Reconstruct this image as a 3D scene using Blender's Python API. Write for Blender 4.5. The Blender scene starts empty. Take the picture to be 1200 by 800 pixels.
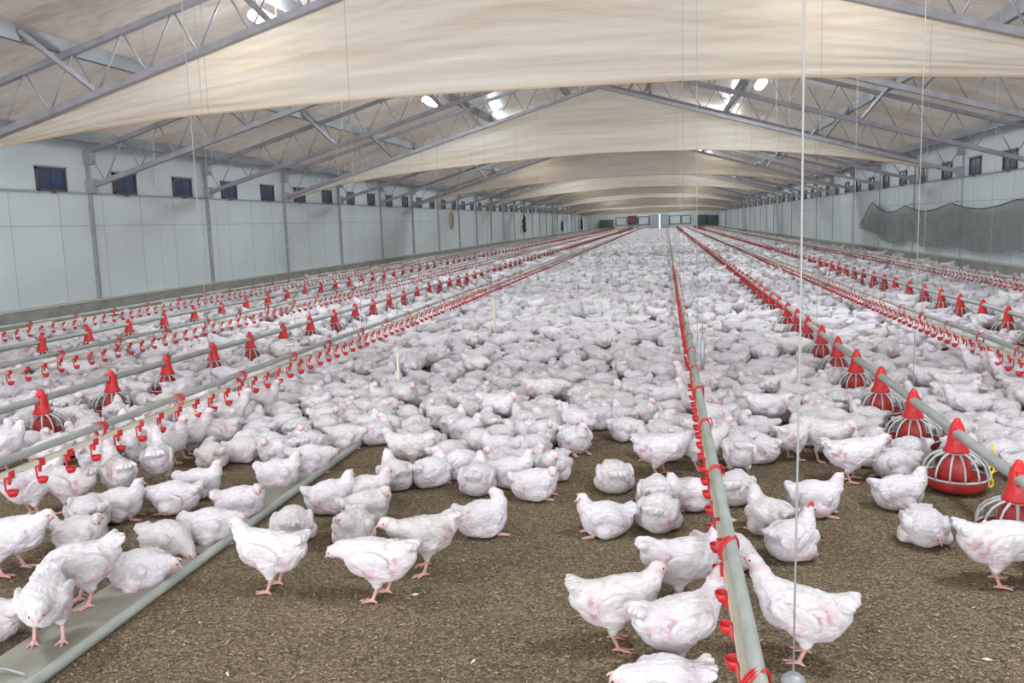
import bpy, math, random
import numpy as np
from mathutils import Matrix, Vector
sc = bpy.context.scene
COL = sc.collection
PI = math.pi

# ------------------------------------------------------------------ camera
CF, CYAW, CPITCH, CROLL = 1012.1, .1785, .1361, -.0305
cam = bpy.data.cameras.new('camera'); cam.sensor_fit = 'HORIZONTAL'; cam.sensor_width = 36.0
cam.lens = 36.0 * CF / 1200; cam.clip_start = .05; cam.clip_end = 400
co = bpy.data.objects.new('camera', cam); COL.objects.link(co)
_F = Vector((-math.sin(CYAW) * math.cos(CPITCH), math.cos(CYAW) * math.cos(CPITCH), -math.sin(CPITCH)))
_R = Vector((math.cos(CYAW), math.sin(CYAW), 0)); _U = _R.cross(_F)
_R2 = _R * math.cos(CROLL) + _U * math.sin(CROLL); _U2 = -_R * math.sin(CROLL) + _U * math.cos(CROLL)
co.matrix_world = Matrix(((_R2.x, _U2.x, -_F.x, 0), (_R2.y, _U2.y, -_F.y, 0), (_R2.z, _U2.z, -_F.z, 1.4), (0, 0, 0, 1)))
sc.camera = co

# ------------------------------------------------------------------ light and exposure
sc.view_settings.view_transform = 'Standard'; sc.view_settings.look = 'None'
sc.view_settings.gamma = 1; sc.view_settings.use_curve_mapping = False
sc.view_settings.exposure = 0.27
world = bpy.data.worlds.new('overcast_sky'); sc.world = world; world.use_nodes = True
bg = world.node_tree.nodes['Background']; bg.inputs[0].default_value = (.84, .88, .96, 1); bg.inputs[1].default_value = 2.0
def area(name, loc, aim, sx, sy, power, color):
    l = bpy.data.lights.new(name, 'AREA'); l.shape = 'RECTANGLE'; l.size = sx; l.size_y = sy; l.energy = power; l.color = color
    o = bpy.data.objects.new(name, l); COL.objects.link(o); o.location = loc
    o.rotation_euler = Vector(aim).to_track_quat('-Z', 'Y').to_euler(); return o
# daylight through the wide open loading end of the house behind the camera
area('open_end_daylight', (-1.6, -5.6, 1.6), (0, 1, .5), 15.5, 3.0, 960, (.96, .97, 1.0))
LAMP_POWER = 64
LAMP_COLOR = (.86, .95, .99)
try:
    sc.cycles.use_denoising = True
    sc.cycles.max_bounces = 6; sc.cycles.diffuse_bounces = 4; sc.cycles.glossy_bounces = 2; sc.cycles.transmission_bounces = 4; sc.cycles.transparent_max_bounces = 6
except Exception: pass

# ------------------------------------------------------------------ dimensions of the house
XL, XR = -10.07, 6.84
XC = (XL + XR) / 2
Y0, Y1, BAY, K0 = -6.0, 118.0, 4.0, 13.99        # posts stand at K0 + BAY * k
ZEAVE, ZLOW = 2.85, 2.25                          # top chord and bottom chord at the walls
SLOPE = .287
def z_top(x): return ZEAVE + SLOPE * (abs(XL - XC) - abs(x - XC))
def z_low(x): return z_top(x) - .60 + .0 * x
def z_roof(x): return z_top(x) + .24

# ------------------------------------------------------------------ materials
def new_mat(name, col, rough=.6, metal=0., spec=.5):
    m = bpy.data.materials.new(name); m.use_nodes = True
    b = m.node_tree.nodes['Principled BSDF']; b.inputs['Base Color'].default_value = (*col, 1)
    b.inputs['Roughness'].default_value = rough; b.inputs['Metallic'].default_value = metal
    b.inputs['Specular IOR Level'].default_value = spec
    return m
class NT:
    def __init__(s, m): s.t = m.node_tree; s.b = s.t.nodes['Principled BSDF']
    def n(s, kind, **kw):
        q = s.t.nodes.new(kind)
        for k, v in kw.items(): setattr(q, k, v)
        return q
    def l(s, a, b): s.t.links.new(a, b)
    def coord(s, scale=(1, 1, 1), space='Object'):
        c = s.n('ShaderNodeTexCoord'); m = s.n('ShaderNodeMapping'); m.inputs['Scale'].default_value = scale
        s.l(c.outputs[space], m.inputs['Vector']); return m.outputs['Vector']
    def noise(s, vec, scale, detail=3, rough=.55):
        q = s.n('ShaderNodeTexNoise'); q.inputs['Scale'].default_value = scale; q.inputs['Detail'].default_value = detail
        q.inputs['Roughness'].default_value = rough; s.l(vec, q.inputs['Vector']); return q.outputs['Fac']
    def ramp(s, fac, stops):
        q = s.n('ShaderNodeValToRGB'); e = q.color_ramp.elements
        while len(e) < len(stops): e.new(.5)
        for i, (p, c) in enumerate(stops): e[i].position = p; e[i].color = (*c, 1)
        s.l(fac, q.inputs['Fac']); return q.outputs['Color']
    def bump(s, h, strength, dist=.01):
        q = s.n('ShaderNodeBump'); q.inputs['Strength'].default_value = strength; q.inputs['Distance'].default_value = dist
        s.l(h, q.inputs['Height']); s.l(q.outputs['Normal'], s.b.inputs['Normal'])
def noisy(name, stops, scale, vec=(1, 1, 1), rough=.7, bump=.2, dist=.01, metal=0., detail=4, spec=.4):
    m = new_mat(name, stops[0][1], rough, metal, spec); t = NT(m); v = t.coord(vec)
    f = t.noise(v, scale, detail); t.l(t.ramp(f, stops), t.b.inputs['Base Color'])
    if bump: t.bump(f, bump, dist)
    return m
M = {}
M['litter'] = None
M['galv'] = noisy('galvanised_steel', [(.3, (.30, .32, .33)), (.7, (.43, .45, .46))], 9, (1, 1, 1), .5, .1, .002, .35)
M['tube'] = noisy('galvanised_tube', [(.3, (.34, .37, .35)), (.7, (.48, .51, .48))], 30, (1, .25, 1), .5, .1, .001, .25)
M['truss'] = noisy('truss_paint', [(.3, (.31, .30, .33)), (.7, (.42, .41, .45))], 6, (1, 1, 1), .5, .05, .002, .15)
M['purlin'] = noisy('purlin_steel', [(.3, (.26, .27, .28)), (.7, (.38, .40, .42))], 4, (1, .3, 1), .5, .05, .002, .3)
M['panel'] = noisy('wall_panel', [(.3, (.60, .655, .675)), (.7, (.67, .73, .75))], .9, (1, 1, 1.5), .5, .03, .01)
M['seam'] = new_mat('panel_seam', (.36, .40, .42), .7)
M['concrete'] = noisy('concrete', [(.25, (.23, .235, .215)), (.5, (.33, .335, .31)), (.8, (.41, .41, .38))], 2.6, (1, 1, 2), .9, .3, .02, detail=7)
M['ledge'] = new_mat('concrete_ledge', (.55, .54, .47), .8)
M['glass'] = new_mat('dark_glass', (.03, .055, .12), .18, 0, .6)
M['dark'] = new_mat('dark_frame', (.10, .085, .09), .6)
M['red'] = noisy('red_plastic', [(.3, (.50, .016, .022)), (.7, (.66, .035, .038))], 12, (1, 1, 1), .38, .05, .002)
M['panred'] = noisy('red_pan_plastic', [(.3, (.36, .028, .03)), (.7, (.52, .05, .05))], 14, (1, 1, 1), .4, .05, .002)
M['grill'] = new_mat('grey_grill_plastic', (.44, .47, .47), .45)
M['cream'] = noisy('cream_pipe', [(.3, (.62, .58, .46)), (.7, (.74, .70, .58))], 14, (1, .2, 1), .45, .03, .001)
M['cord'] = new_mat('cord', (.36, .37, .36), .8)
M['farred'] = new_mat('far_red_plastic', (.33, .03, .035), .5)  # darker red put into far pans and cups for their distant look
M['yellow'] = new_mat('yellow_plastic', (.85, .68, .03), .4)
M['plank'] = noisy('metal_strip', [(.3, (.22, .215, .18)), (.55, (.33, .325, .28)), (.8, (.42, .41, .37))], 7, (1, .5, 1), .6, .2, .004, .2, 6)
M['doorblue'] = new_mat('door_paint', (.42, .47, .55), .5)
M['machine'] = new_mat('dark_machine', (.06, .075, .08), .6)
M['net_brown'] = new_mat('dark_cloth', (.05, .045, .04), .9)
# roof lining: glossy stained foil
def film(name, c1, c2, c3, rough, transl, spec=.5):
    m = new_mat(name, c1, rough, 0, spec); t = NT(m)
    v = t.coord((.07, .6, .8)); v2 = t.coord((.16, 3, 5))
    f = t.noise(v, 2.2, 5, .6); g = t.noise(v2, 3.0, 5, .6)
    mx = t.n('ShaderNodeMath', operation='ADD'); t.l(f, mx.inputs[0]); t.l(g, mx.inputs[1])
    hf = t.n('ShaderNodeMath', operation='MULTIPLY'); hf.inputs[1].default_value = .5; t.l(mx.outputs[0], hf.inputs[0])
    c = t.ramp(hf.outputs[0], [(.38, c1), (.5, c2), (.64, c3)]); t.l(c, t.b.inputs['Base Color']); t.bump(hf.outputs[0], .45, .03)
    if transl:
        tr = t.n('ShaderNodeBsdfTranslucent'); t.l(c, tr.inputs['Color']); ms = t.n('ShaderNodeMixShader'); ms.inputs[0].default_value = transl
        out = [q for q in t.t.nodes if q.type == 'OUTPUT_MATERIAL'][0]
        t.l(t.b.outputs[0], ms.inputs[1]); t.l(tr.outputs[0], ms.inputs[2]); t.l(ms.outputs[0], out.inputs['Surface'])
    return m
M['film'] = film('baffle_film', (.72, .63, .51), (.81, .74, .64), (.87, .81, .73), .40, .25)
M['hem'] = new_mat('film_hem', (.62, .47, .31), .6)
M['roof'] = film('roof_foil', (.60, .53, .46), (.72, .66, .60), (.80, .76, .71), .36, .34, .6)
# lamp glass
m = bpy.data.materials.new('lit_lamp'); m.use_nodes = True; b = m.node_tree.nodes['Principled BSDF']
b.inputs['Emission Color'].default_value = (.9, .97, 1, 1); b.inputs['Emission Strength'].default_value = 9; b.inputs['Base Color'].default_value = (.9, .9, .9, 1); M['lamp'] = m
m = bpy.data.materials.new('daylight_gap'); m.use_nodes = True; b = m.node_tree.nodes['Principled BSDF']
b.inputs['Emission Color'].default_value = (.9, .96, 1, 1); b.inputs['Emission Strength'].default_value = 1.6; M['gap'] = m
# litter
m = new_mat('litter', (.2, .15, .1), .95, 0, .15); t = NT(m)
v = t.coord((1, 1, 1)); vo = t.n('ShaderNodeTexVoronoi'); vo.inputs['Scale'].default_value = 165; vo.inputs['Randomness'].default_value = 1
wv = t.n('ShaderNodeMixRGB', blend_type='ADD'); wv.inputs[0].default_value = .02
nn = t.n('ShaderNodeTexNoise'); nn.inputs['Scale'].default_value = 30; t.l(v, nn.inputs['Vector'])
t.l(v, wv.inputs[1]); t.l(nn.outputs['Color'], wv.inputs[2]); t.l(wv.outputs[0], vo.inputs['Vector'])
sepr = t.n('ShaderNodeSeparateColor'); t.l(vo.outputs['Color'], sepr.inputs[0])
c1 = t.ramp(sepr.outputs[0], [(0, (.085, .063, .04)), (.45, (.165, .125, .08)), (.75, (.225, .175, .115)), (1, (.36, .30, .21))])
big = t.noise(v, 1.3, 5, .6); c2 = t.ramp(big, [(.3, (.78, .78, .80)), (.7, (1.12, 1.1, 1.06))])
mm = t.n('ShaderNodeMixRGB', blend_type='MULTIPLY'); mm.inputs[0].default_value = 1; t.l(c1, mm.inputs[1]); t.l(c2, mm.inputs[2])
t.l(mm.outputs[0], t.b.inputs['Base Color']); fine = t.noise(v, 60, 4)
ad = t.n('ShaderNodeMath', operation='ADD'); t.l(sepr.outputs[1], ad.inputs[0]); t.l(fine, ad.inputs[1]); t.bump(ad.outputs[0], .8, .006)
M['litter'] = m
M['shaving'] = None
m = new_mat('wood_shaving', (.4, .33, .22), .9, 0, .2); t = NT(m)
q = t.n('ShaderNodeAttribute'); q.attribute_name = 'Col'; t.l(q.outputs['Color'], t.b.inputs['Base Color']); M['shaving'] = m
# plumage and skin
m = new_mat('plumage', (.8, .8, .8), .95, 0, .08); t = NT(m)
q = t.n('ShaderNodeAttribute'); q.attribute_name = 'Col'
oi = t.n('ShaderNodeObjectInfo'); rr = t.ramp(oi.outputs['Random'], [(0, (.93, .90, .87)), (.3, (1, .985, .985)), (.7, (1.02, 1.01, 1.03)), (1, (.97, .955, .97))])
mm = t.n('ShaderNodeMixRGB', blend_type='MULTIPLY'); mm.inputs[0].default_value = 1; t.l(q.outputs['Color'], mm.inputs[1]); t.l(rr, mm.inputs[2])
t.l(mm.outputs[0], t.b.inputs['Base Color']); v = t.coord((38, 95, 95)); t.bump(t.noise(v, 1.3, 5, .72), .9, .009)
M['bird'] = m
M['eye'] = new_mat('eye', (.02, .012, .01), .15)
M['comb'] = new_mat('comb', (.74, .40, .38), .8); M['redcomb'] = new_mat('red_comb', (.62, .06, .07), .6)
# shade net: fine woven, lets some light through
m = new_mat('shade_net', (.22, .245, .235), .8); t = NT(m); tr = t.n('ShaderNodeBsdfTransparent'); ms = t.n('ShaderNodeMixShader')
v = t.coord((1, 1, 1)); f = t.noise(v, 2.5, 4); r = t.ramp(f, [(.3, (.5, .5, .5)), (.7, (.88, .88, .88))]); t.l(r, ms.inputs[0])
out = [q for q in t.t.nodes if q.type == 'OUTPUT_MATERIAL'][0]; t.l(tr.outputs[0], ms.inputs[1]); t.l(t.b.outputs[0], ms.inputs[2]); t.l(ms.outputs[0], out.inputs['Surface'])
M['net'] = m

# ------------------------------------------------------------------ helpers
class MB:
    """collects shapes for ONE mesh object"""
    def __init__(s): s.v = []; s.f = []; s.sm = []; s.mi = []; s.cur = 0
    def add(s, vs, fs, smooth=False):
        o = len(s.v); s.v += [tuple(p) for p in vs]; s.f += [tuple(i + o for i in f) for f in fs]; s.sm += [smooth] * len(fs); s.mi += [s.cur] * len(fs)
        return s
    def box(s, x0, x1, y0, y1, z0, z1):
        v = [(x, y, z) for x in (x0, x1) for y in (y0, y1) for z in (z0, z1)]
        return s.add(v, [(0, 1, 3, 2), (4, 6, 7, 5), (0, 4, 5, 1), (2, 3, 7, 6), (0, 2, 6, 4), (1, 5, 7, 3)])
    def bar(s, a, b, w, h, up=(0, 0, 1)):
        a, b = Vector(a), Vector(b); d = (b - a).normalized(); u = Vector(up); sd = d.cross(u).normalized(); u = sd.cross(d)
        v = [p + sd * (w / 2 * i) + u * (h / 2 * j) for p in (a, b) for i, j in ((-1, -1), (1, -1), (1, 1), (-1, 1))]
        return s.add(v, [(0, 3, 2, 1), (4, 5, 6, 7), (0, 1, 5, 4), (1, 2, 6, 5), (2, 3, 7, 6), (3, 0, 4, 7)])
    def tube(s, pts, r, n=8, cap=True, closed=False):
        pts = [Vector(p) for p in pts]; N = len(pts); rs = r if isinstance(r, (list, tuple)) else [r] * N
        vs = []; prev = None
        for i, p in enumerate(pts):
            if closed: d = pts[(i + 1) % N] - pts[i - 1]
            else: d = pts[min(i + 1, N - 1)] - pts[max(i - 1, 0)]
            d.normalize()
            if prev is None:
                u = Vector((0, 0, 1)) if abs(d.z) < .9 else Vector((1, 0, 0)); sd = d.cross(u).normalized()
            else: sd = (prev - d * prev.dot(d)).normalized()
            prev = sd; u = sd.cross(d)
            vs += [p + (sd * math.cos(2 * PI * k / n) + u * math.sin(2 * PI * k / n)) * rs[i] for k in range(n)]
        fs = [(i * n + k, i * n + (k + 1) % n, ((i + 1) % N) * n + (k + 1) % n, ((i + 1) % N) * n + k) for i in range(N if closed else N - 1) for k in range(n)]
        s.add(vs, fs, True)
        if cap and not closed:
            o = len(s.v) - len(vs); s.f += [tuple(o + k for k in range(n))[::-1], tuple(o + (N - 1) * n + k for k in range(n))]; s.sm += [False, False]; s.mi += [s.cur] * 2
        return s
    def lathe(s, prof, n=20, c=(0, 0, 0), smooth=True):
        vs = [(c[0] + r * math.cos(2 * PI * k / n), c[1] + r * math.sin(2 * PI * k / n), c[2] + z) for r, z in prof for k in range(n)]
        fs = [(i * n + k, i * n + (k + 1) % n, (i + 1) * n + (k + 1) % n, (i + 1) * n + k) for i in range(len(prof) - 1) for k in range(n)]
        return s.add(vs, fs, smooth)
    def mesh(s, name, mats):
        me = bpy.data.meshes.new(name); me.from_pydata(s.v, [], s.f); me.polygons.foreach_set('use_smooth', s.sm)
        for m in (mats if isinstance(mats, (list, tuple)) else [mats]): me.materials.append(m)
        if any(s.mi): me.polygons.foreach_set('material_index', s.mi)
        me.update(); return me
    def build(s, name, mats, parent=None, loc=(0, 0, 0)):
        return obj(name, s.mesh(name, mats), parent, loc)
def obj(name, me, parent=None, loc=(0, 0, 0), rz=0.):
    o = bpy.data.objects.new(name, me); COL.objects.link(o); o.location = loc; o.rotation_euler = (0, 0, rz)
    if parent: o.parent = parent
    return o
def tag(o, label=None, cat=None, group=None, kind=None):
    for k, v in (('label', label), ('category', cat), ('group', group), ('kind', kind)):
        if v: o[k] = v
    return o
def empty(name, loc, label, cat, group=None):
    o = bpy.data.objects.new(name, None); COL.objects.link(o); o.location = loc; o.empty_display_size = .1
    return tag(o, label, cat, group)
# ------------------------------------------------------------------ birds
def _tab(seed):
    return np.random.default_rng(seed).random((32, 32, 32)).astype(np.float32)
_T = _tab(5)
def noise3(p):
    i = np.floor(p).astype(np.int32); f = (p - i).astype(np.float32); f = f * f * (3 - 2 * f)
    i &= 31; j = (i + 1) & 31
    x0, y0, z0 = i[..., 0], i[..., 1], i[..., 2]; x1, y1, z1 = j[..., 0], j[..., 1], j[..., 2]
    fx, fy, fz = f[..., 0], f[..., 1], f[..., 2]
    a = _T[x0, y0, z0] * (1 - fx) + _T[x1, y0, z0] * fx
    b = _T[x0, y1, z0] * (1 - fx) + _T[x1, y1, z0] * fx
    c = _T[x0, y0, z1] * (1 - fx) + _T[x1, y0, z1] * fx
    d = _T[x0, y1, z1] * (1 - fx) + _T[x1, y1, z1] * fx
    return ((a * (1 - fy) + b * fy) * (1 - fz) + (c * (1 - fy) + d * fy) * fz) * 2 - 1

def ell(c, r, pitch=0, yaw=0, roll=0, k=.012, tag=0):
    """tilted ellipsoid; pitch lifts its +x end, yaw swings it to +y"""
    R = (Matrix.Rotation(yaw, 3, 'Z') @ Matrix.Rotation(-pitch, 3, 'Y') @ Matrix.Rotation(roll, 3, 'X'))
    return ('e', np.array(c, np.float32), np.array(r, np.float32), np.array(R, np.float32), k, tag)
def cone(a, b, ra, rb, k=.01, tag=0):
    return ('c', np.array(a, np.float32), np.array(b, np.float32), ra, rb, k, tag)
def prim_d(q, P):
    if q[0] == 'e':
        l = (P - q[1]) @ q[3]
        k0 = np.sqrt(((l / q[2]) ** 2).sum(-1)); k1 = np.sqrt(((l / q[2] ** 2) ** 2).sum(-1)) + 1e-6
        return k0 * (k0 - 1) / k1
    a, b, ra, rb = q[1:5]
    ab = b - a; t = np.clip(((P - a) @ ab) / (ab @ ab), 0, 1)
    return np.sqrt(((P - a - t[..., None] * ab) ** 2).sum(-1)) - (ra + (rb - ra) * t)
def field(prims, P):
    d = np.full(P.shape[:-1], 1.0, np.float32)
    best = np.full(P.shape[:-1], 9.0, np.float32); tag = np.zeros(P.shape[:-1], np.int8)
    for q in prims:
        e = prim_d(q, P).astype(np.float32); k = q[-2]
        m = e < best; best[m] = e[m]; tag[m] = q[-1]
        h = np.clip(.5 + .5 * (d - e) / k, 0, 1)
        d = d * (1 - h) + e * h - k * h * (1 - h)
    return d, tag
def surface_nets(F, org, h):
    ins = F < 0
    nx, ny, nz = F.shape
    cnt = np.zeros((nx - 1, ny - 1, nz - 1), np.int8); acc = np.zeros((nx - 1, ny - 1, nz - 1, 3), np.float32)
    offs = [(i, j, k) for i in (0, 1) for j in (0, 1) for k in (0, 1)]
    def S(o): return (slice(o[0], nx - 1 + o[0]), slice(o[1], ny - 1 + o[1]), slice(o[2], nz - 1 + o[2]))
    for o in offs:
        for ax in range(3):
            if o[ax]: continue
            o2 = list(o); o2[ax] = 1
            A, B = F[S(o)], F[S(o2)]
            m = (A < 0) != (B < 0)
            t = np.where(m, A / np.where(m, A - B, 1), 0)
            cnt += m
            for c in range(3):
                acc[..., c] += np.where(m, (t if c == ax else o[c]), 0)
    act = cnt > 0
    idx = np.full(cnt.shape, -1, np.int32); idx[act] = np.arange(act.sum())
    cell = np.argwhere(act).astype(np.float32)
    V = (cell + acc[act] / cnt[act][:, None]) * h + org
    quads = []
    for ax in range(3):
        u, v = (ax + 1) % 3, (ax + 2) % 3
        sl0 = [slice(1, -1)] * 3; sl1 = [slice(1, -1)] * 3
        sl0[ax] = slice(0, F.shape[ax] - 1); sl1[ax] = slice(1, F.shape[ax])
        a, b = ins[tuple(sl0)], ins[tuple(sl1)]
        m = a != b; E = np.argwhere(m); flip = a[m]
        base = E.copy(); base[:, u] += 1; base[:, v] += 1
        def cid(du, dv):
            q = base.copy(); q[:, u] -= du; q[:, v] -= dv
            return idx[q[:, 0], q[:, 1], q[:, 2]]
        Q = np.stack([cid(1, 1), cid(0, 1), cid(0, 0), cid(1, 0)], 1)
        Q[~flip] = Q[~flip][:, ::-1]
        quads.append(Q)
    return V, np.concatenate(quads)

def bird_prims(sit, neck, head_yaw=0., head_pitch=0., rng=None, step=0., splay=0., tail=.45, twist=0., toe=True):
    """neck: points (x,y,z) from breast to head centre. Returns the pieces of one bird, facing +x."""
    j = lambda s: rng.uniform(-s, s)
    P = []; tx = .024 if sit else .006
    if not sit:
        z = .178
        P += [ell((0, 0, z), (.128, .083, .079), .16, k=.02), ell((.07, 0, z - .002), (.072, .071, .074), -.2, k=.03),
              ell((-.095, 0, z + .012), (.07, .06, .052), .1, k=.03), ell((-.045, 0, .135), (.075, .068, .05), -.1, k=.03)]
        for s in (-1, 1):
            sx = step * s
            P += [cone((-.01 + sx * .4, s * .045, .132), (-.018 + sx * .8, s * .046, .082), .05, .02, .02),
                  cone((-.018 + sx * .8, s * .046, .088), (-.024 + sx, s * .048, .068), .017, .0095, .006, 2),
                  cone((-.024 + sx, s * .048, .07), (.0 + sx, s * .05, .012), .0088, .0072, .004, 2)]
            for a, l in ((-.5, .044), (0., .054), (.5, .044), (2.8, .024)):
                P.append(cone((sx, s * .05, .011), (sx + l * math.cos(a), s * .05 + l * math.sin(a), .0055), .0068, .0042, .003, 2))
        wz, wy, tz = z + .002, .073, z + .045
    else:
        z = .087
        P += [ell((0, 0, z + .004), (.118, .094, .088), .08, k=.02), ell((.06, 0, z - .006), (.070, .08, .074), 0, k=.03),
              ell((-.075, 0, z - .005), (.064, .07, .062), .1, k=.03), ell((-.01, 0, .048), (.095, .1, .046), 0, k=.03)]
        for s in (-1, 1):
            P += [ell((.01, s * (.074 + splay * .01), .052), (.062, .034, .042), 0, s * .2, k=.012)]
            if toe:
                fx = .095 + j(.02)
                for a, l in ((-.4, .03), (0., .036), (.4, .03)):
                    P.append(cone((fx - .03, s * .05, .012), (fx + l * math.cos(a), s * .05 + l * math.sin(a), .005), .0085, .004, .003, 2))
        wz, wy, tz = z + .012, .083, z + .035
    for s in (-1, 1):      # folded wing: shoulder, arm blade and three long feathers
        d = j(.008)
        P += [ell((.008, s * wy, wz + d), (.088, .017, .05), .1 + j(.1), -s * .1, s * -.25, k=.007, tag=5),
              ell((.06, s * (wy - .002), wz + .012), (.036, .023, .034), .2, k=.008, tag=5)]
        for m in range(3):
            P.append(ell((-.075 - .006 * m, s * (wy - .012 - .004 * m), wz - .012 + .016 * m + d), (.05, .007, .011), .02 + .14 * m + j(.1), s * (.28 + j(.1)), k=.003, tag=5))
    nb = 5
    for m in range(nb):    # tail tuft
        q = (m - (nb - 1) / 2) / 2
        P.append(ell((-.148 + tx - .008 * (1 - abs(q)), q * .034, tz + .012 + j(.006)), (.038, .012, .019), -tail + j(.15), -q * .5, k=.009))
    P.append(ell((-.125 + tx, 0, tz), (.045, .04, .03), -tail * .8, k=.02))
    for m in range(5):     # ruffled feathers standing off the back and rump
        x = rng.uniform(-.12, .03); y = rng.uniform(-.05, .05)
        P.append(ell((x, y, z + .066 * math.sqrt(max(.05, 1 - (x / .13) ** 2 - (y / .09) ** 2))), (.024, .006, .007), -.35 + j(.2), j(.6), k=.004))
    n = len(neck); rad = np.linspace(.052, .0245, n); rad[1:-1] *= .92
    for a in range(n - 1):
        P.append(cone(neck[a], neck[a + 1], float(rad[a]), float(rad[a + 1]), .03 if a == 0 else .014, 0 if a < n - 2 else 6))
    H = np.array(neck[-1], float)
    cy, sy, cp, sp = math.cos(head_yaw), math.sin(head_yaw), math.cos(head_pitch), math.sin(head_pitch)
    D = np.array((cy * cp, sy * cp, sp)); U = np.array((-cy * sp, -sy * sp, cp)); S = np.cross(U, D)
    P.append(ell(H + D * .006, (.0305, .0228, .0252), head_pitch, head_yaw, k=.01, tag=6))
    P.append(ell(H + D * .021 - U * .003, (.017, .0148, .0148), head_pitch, head_yaw, k=.006, tag=1))
    P.append(cone(H + D * .03 - U * .002, H + D * .053 - U * .009, .0082, .0028, .003, 4))
    for s in (-1, 1): P.append(ell(H + D * .014 + S * (s * .011) + U * .001, (.0135, .0095, .011), head_pitch, head_yaw, k=.004, tag=1))
    P.append(ell(H + D * .012 - U * .017, (.009, .006, .01), head_pitch, head_yaw, k=.004, tag=1))
    return P, (H, D, U, S)

WHITE = np.array((.80, .782, .80)); PINK = np.array((.54, .31, .36)); FACE = np.array((.62, .26, .28)); LEG = np.array((.70, .41, .375))
BEAK = np.array((.78, .56, .46)); SOIL = np.array((.42, .35, .26))
def build_bird(pr, vox, seed, fine=True):
    """samples the bird's shape on a grid and returns vertices, faces and the colour of its plumage and skin"""
    lo = np.array((9., 9, 9)); hi = -lo
    for q in pr:
        if q[0] == 'e': m = float(max(q[2])); lo = np.minimum(lo, q[1] - m); hi = np.maximum(hi, q[1] + m)
        else:
            for c, r in ((q[1], q[3]), (q[2], q[4])): lo = np.minimum(lo, c - r); hi = np.maximum(hi, c + r)
    lo -= vox * 2.5 + .004; hi += vox * 2.5 + .004
    n = np.ceil((hi - lo) / vox).astype(int) + 1
    g = np.stack(np.meshgrid(*[lo[i] + vox * np.arange(n[i]) for i in range(3)], indexing='ij'), -1).astype(np.float32)
    d, tag = field(pr, g)
    if fine:
        o = np.float32(seed * 7.3)
        near = np.abs(d) < .03
        Q = g[near]; t = tag[near]
        flow = Q * np.array((30, 52, 52), np.float32) + o
        a = noise3(flow + 1.2 * noise3(Q * 24 + o)[:, None]); b = noise3(Q * np.array((60, 130, 130), np.float32) + o)
        lump = noise3(Q * 17 + o + 3)
        w = np.where(t == 0, 1., np.where(t == 5, .6, np.where(t == 6, .15, 0.))).astype(np.float32)
        # feather tiers on the wing
        tier = np.where(t == 5, .0022 * (np.abs(((Q[:, 0] * 26 - Q[:, 2] * 17 + lump * .4) % 1) - .5) * 2 - .5), 0)
        d[near] += w * (.006 * np.abs(a) - .0025 + .0024 * b + .0048 * lump) * (1.5 if vox > .008 else 1) + tier
    V, F = surface_nets(d, lo.astype(np.float32), vox)
    if fine:               # relax the grid steps a little
        E = np.concatenate([F[:, [0, 1]], F[:, [1, 2]], F[:, [2, 3]], F[:, [3, 0]]])
        s = np.zeros_like(V); c = np.zeros(len(V), np.float32)
        np.add.at(s, E[:, 0], V[E[:, 1]]); np.add.at(c, E[:, 0], 1); np.add.at(s, E[:, 1], V[E[:, 0]]); np.add.at(c, E[:, 1], 1)
        V = V * .55 + s / c[:, None] * .45
    V[:, 2] = np.maximum(V[:, 2], .001)
    _, tg = field(pr, V.astype(np.float32))
    o = np.float32(seed * 3.1)
    col = np.repeat(WHITE[None], len(V), 0)
    n1 = noise3(V * 22 + o); n2 = noise3(V * 60 + o); n3 = noise3(V * np.array((35, 90, 90)) + o)
    col = col * (1 - .05 * np.clip(n3, 0, 1))[:, None]
    zc = np.median(V[:, 2])
    # thin plumage shows pink skin along the flank behind the wing and under the breast
    fl = np.exp(-((V[:, 0] + .085) / .022) ** 2 - ((V[:, 2] - zc + .012) / .045) ** 2) * (np.abs(V[:, 1]) > .035)
    keel = np.exp(-((V[:, 0] - .035) / .06) ** 2 - ((V[:, 2] - (zc - .055)) / .022) ** 2)
    w = np.clip(fl * (.95 + .9 * n1) + keel * np.clip(.3 + .9 * n1, 0, 1) + .3 * np.clip(n2 + .45 * n1 - .1, 0, 1), 0, .85) * np.isin(tg, (0, 5))
    wl = np.where(tg == 5, .35, 1.) * w
    if vox > .02: wl = wl * .45
    dw = np.full(len(V), 9., np.float32)
    for q in pr:
        if q[-1] == 5: dw = np.minimum(dw, prim_d(q, V.astype(np.float32)))
    if fine: wl = np.clip(wl + np.where((tg == 0) & (V[:, 2] < zc + .03), .75 * np.exp(-(np.maximum(dw, 0) / .007) ** 2) * np.clip(.55 + 1.2 * n1, 0, 1), 0), 0, .85)
    rid = np.clip(1 - 5 * np.abs(noise3(V * np.array((26, 60, 60)) + o + 9)), 0, 1) * np.isin(tg, (0, 5))
    col = col * (1 - rid[:, None] * np.array((.13, .15, .10)))
    col = col * (1 - wl[:, None]) + PINK * wl[:, None]
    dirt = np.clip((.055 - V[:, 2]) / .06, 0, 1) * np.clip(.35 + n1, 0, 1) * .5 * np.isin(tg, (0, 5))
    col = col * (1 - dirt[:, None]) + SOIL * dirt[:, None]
    col[tg == 1] = FACE * (1 + .12 * n2[tg == 1])[:, None]
    m = tg == 6; hp_ = np.array(max((q for q in pr if q[-1] == 6 and q[0] == 'e'), key=lambda q: q[2][0])[1]); f6 = np.clip(.55 - 28 * (V[m][:, 2] - hp_[2]) + .5 * n1[m], .05, .75); f6 = (f6 * np.exp(-(np.linalg.norm(V[m] - hp_, axis=1) / .042) ** 2))[:, None]; col[m] = WHITE * (1 - f6) + FACE * f6
    col[tg == 2] = LEG * (1 + .15 * n2[tg == 2])[:, None]
    col[tg == 4] = BEAK
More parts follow.
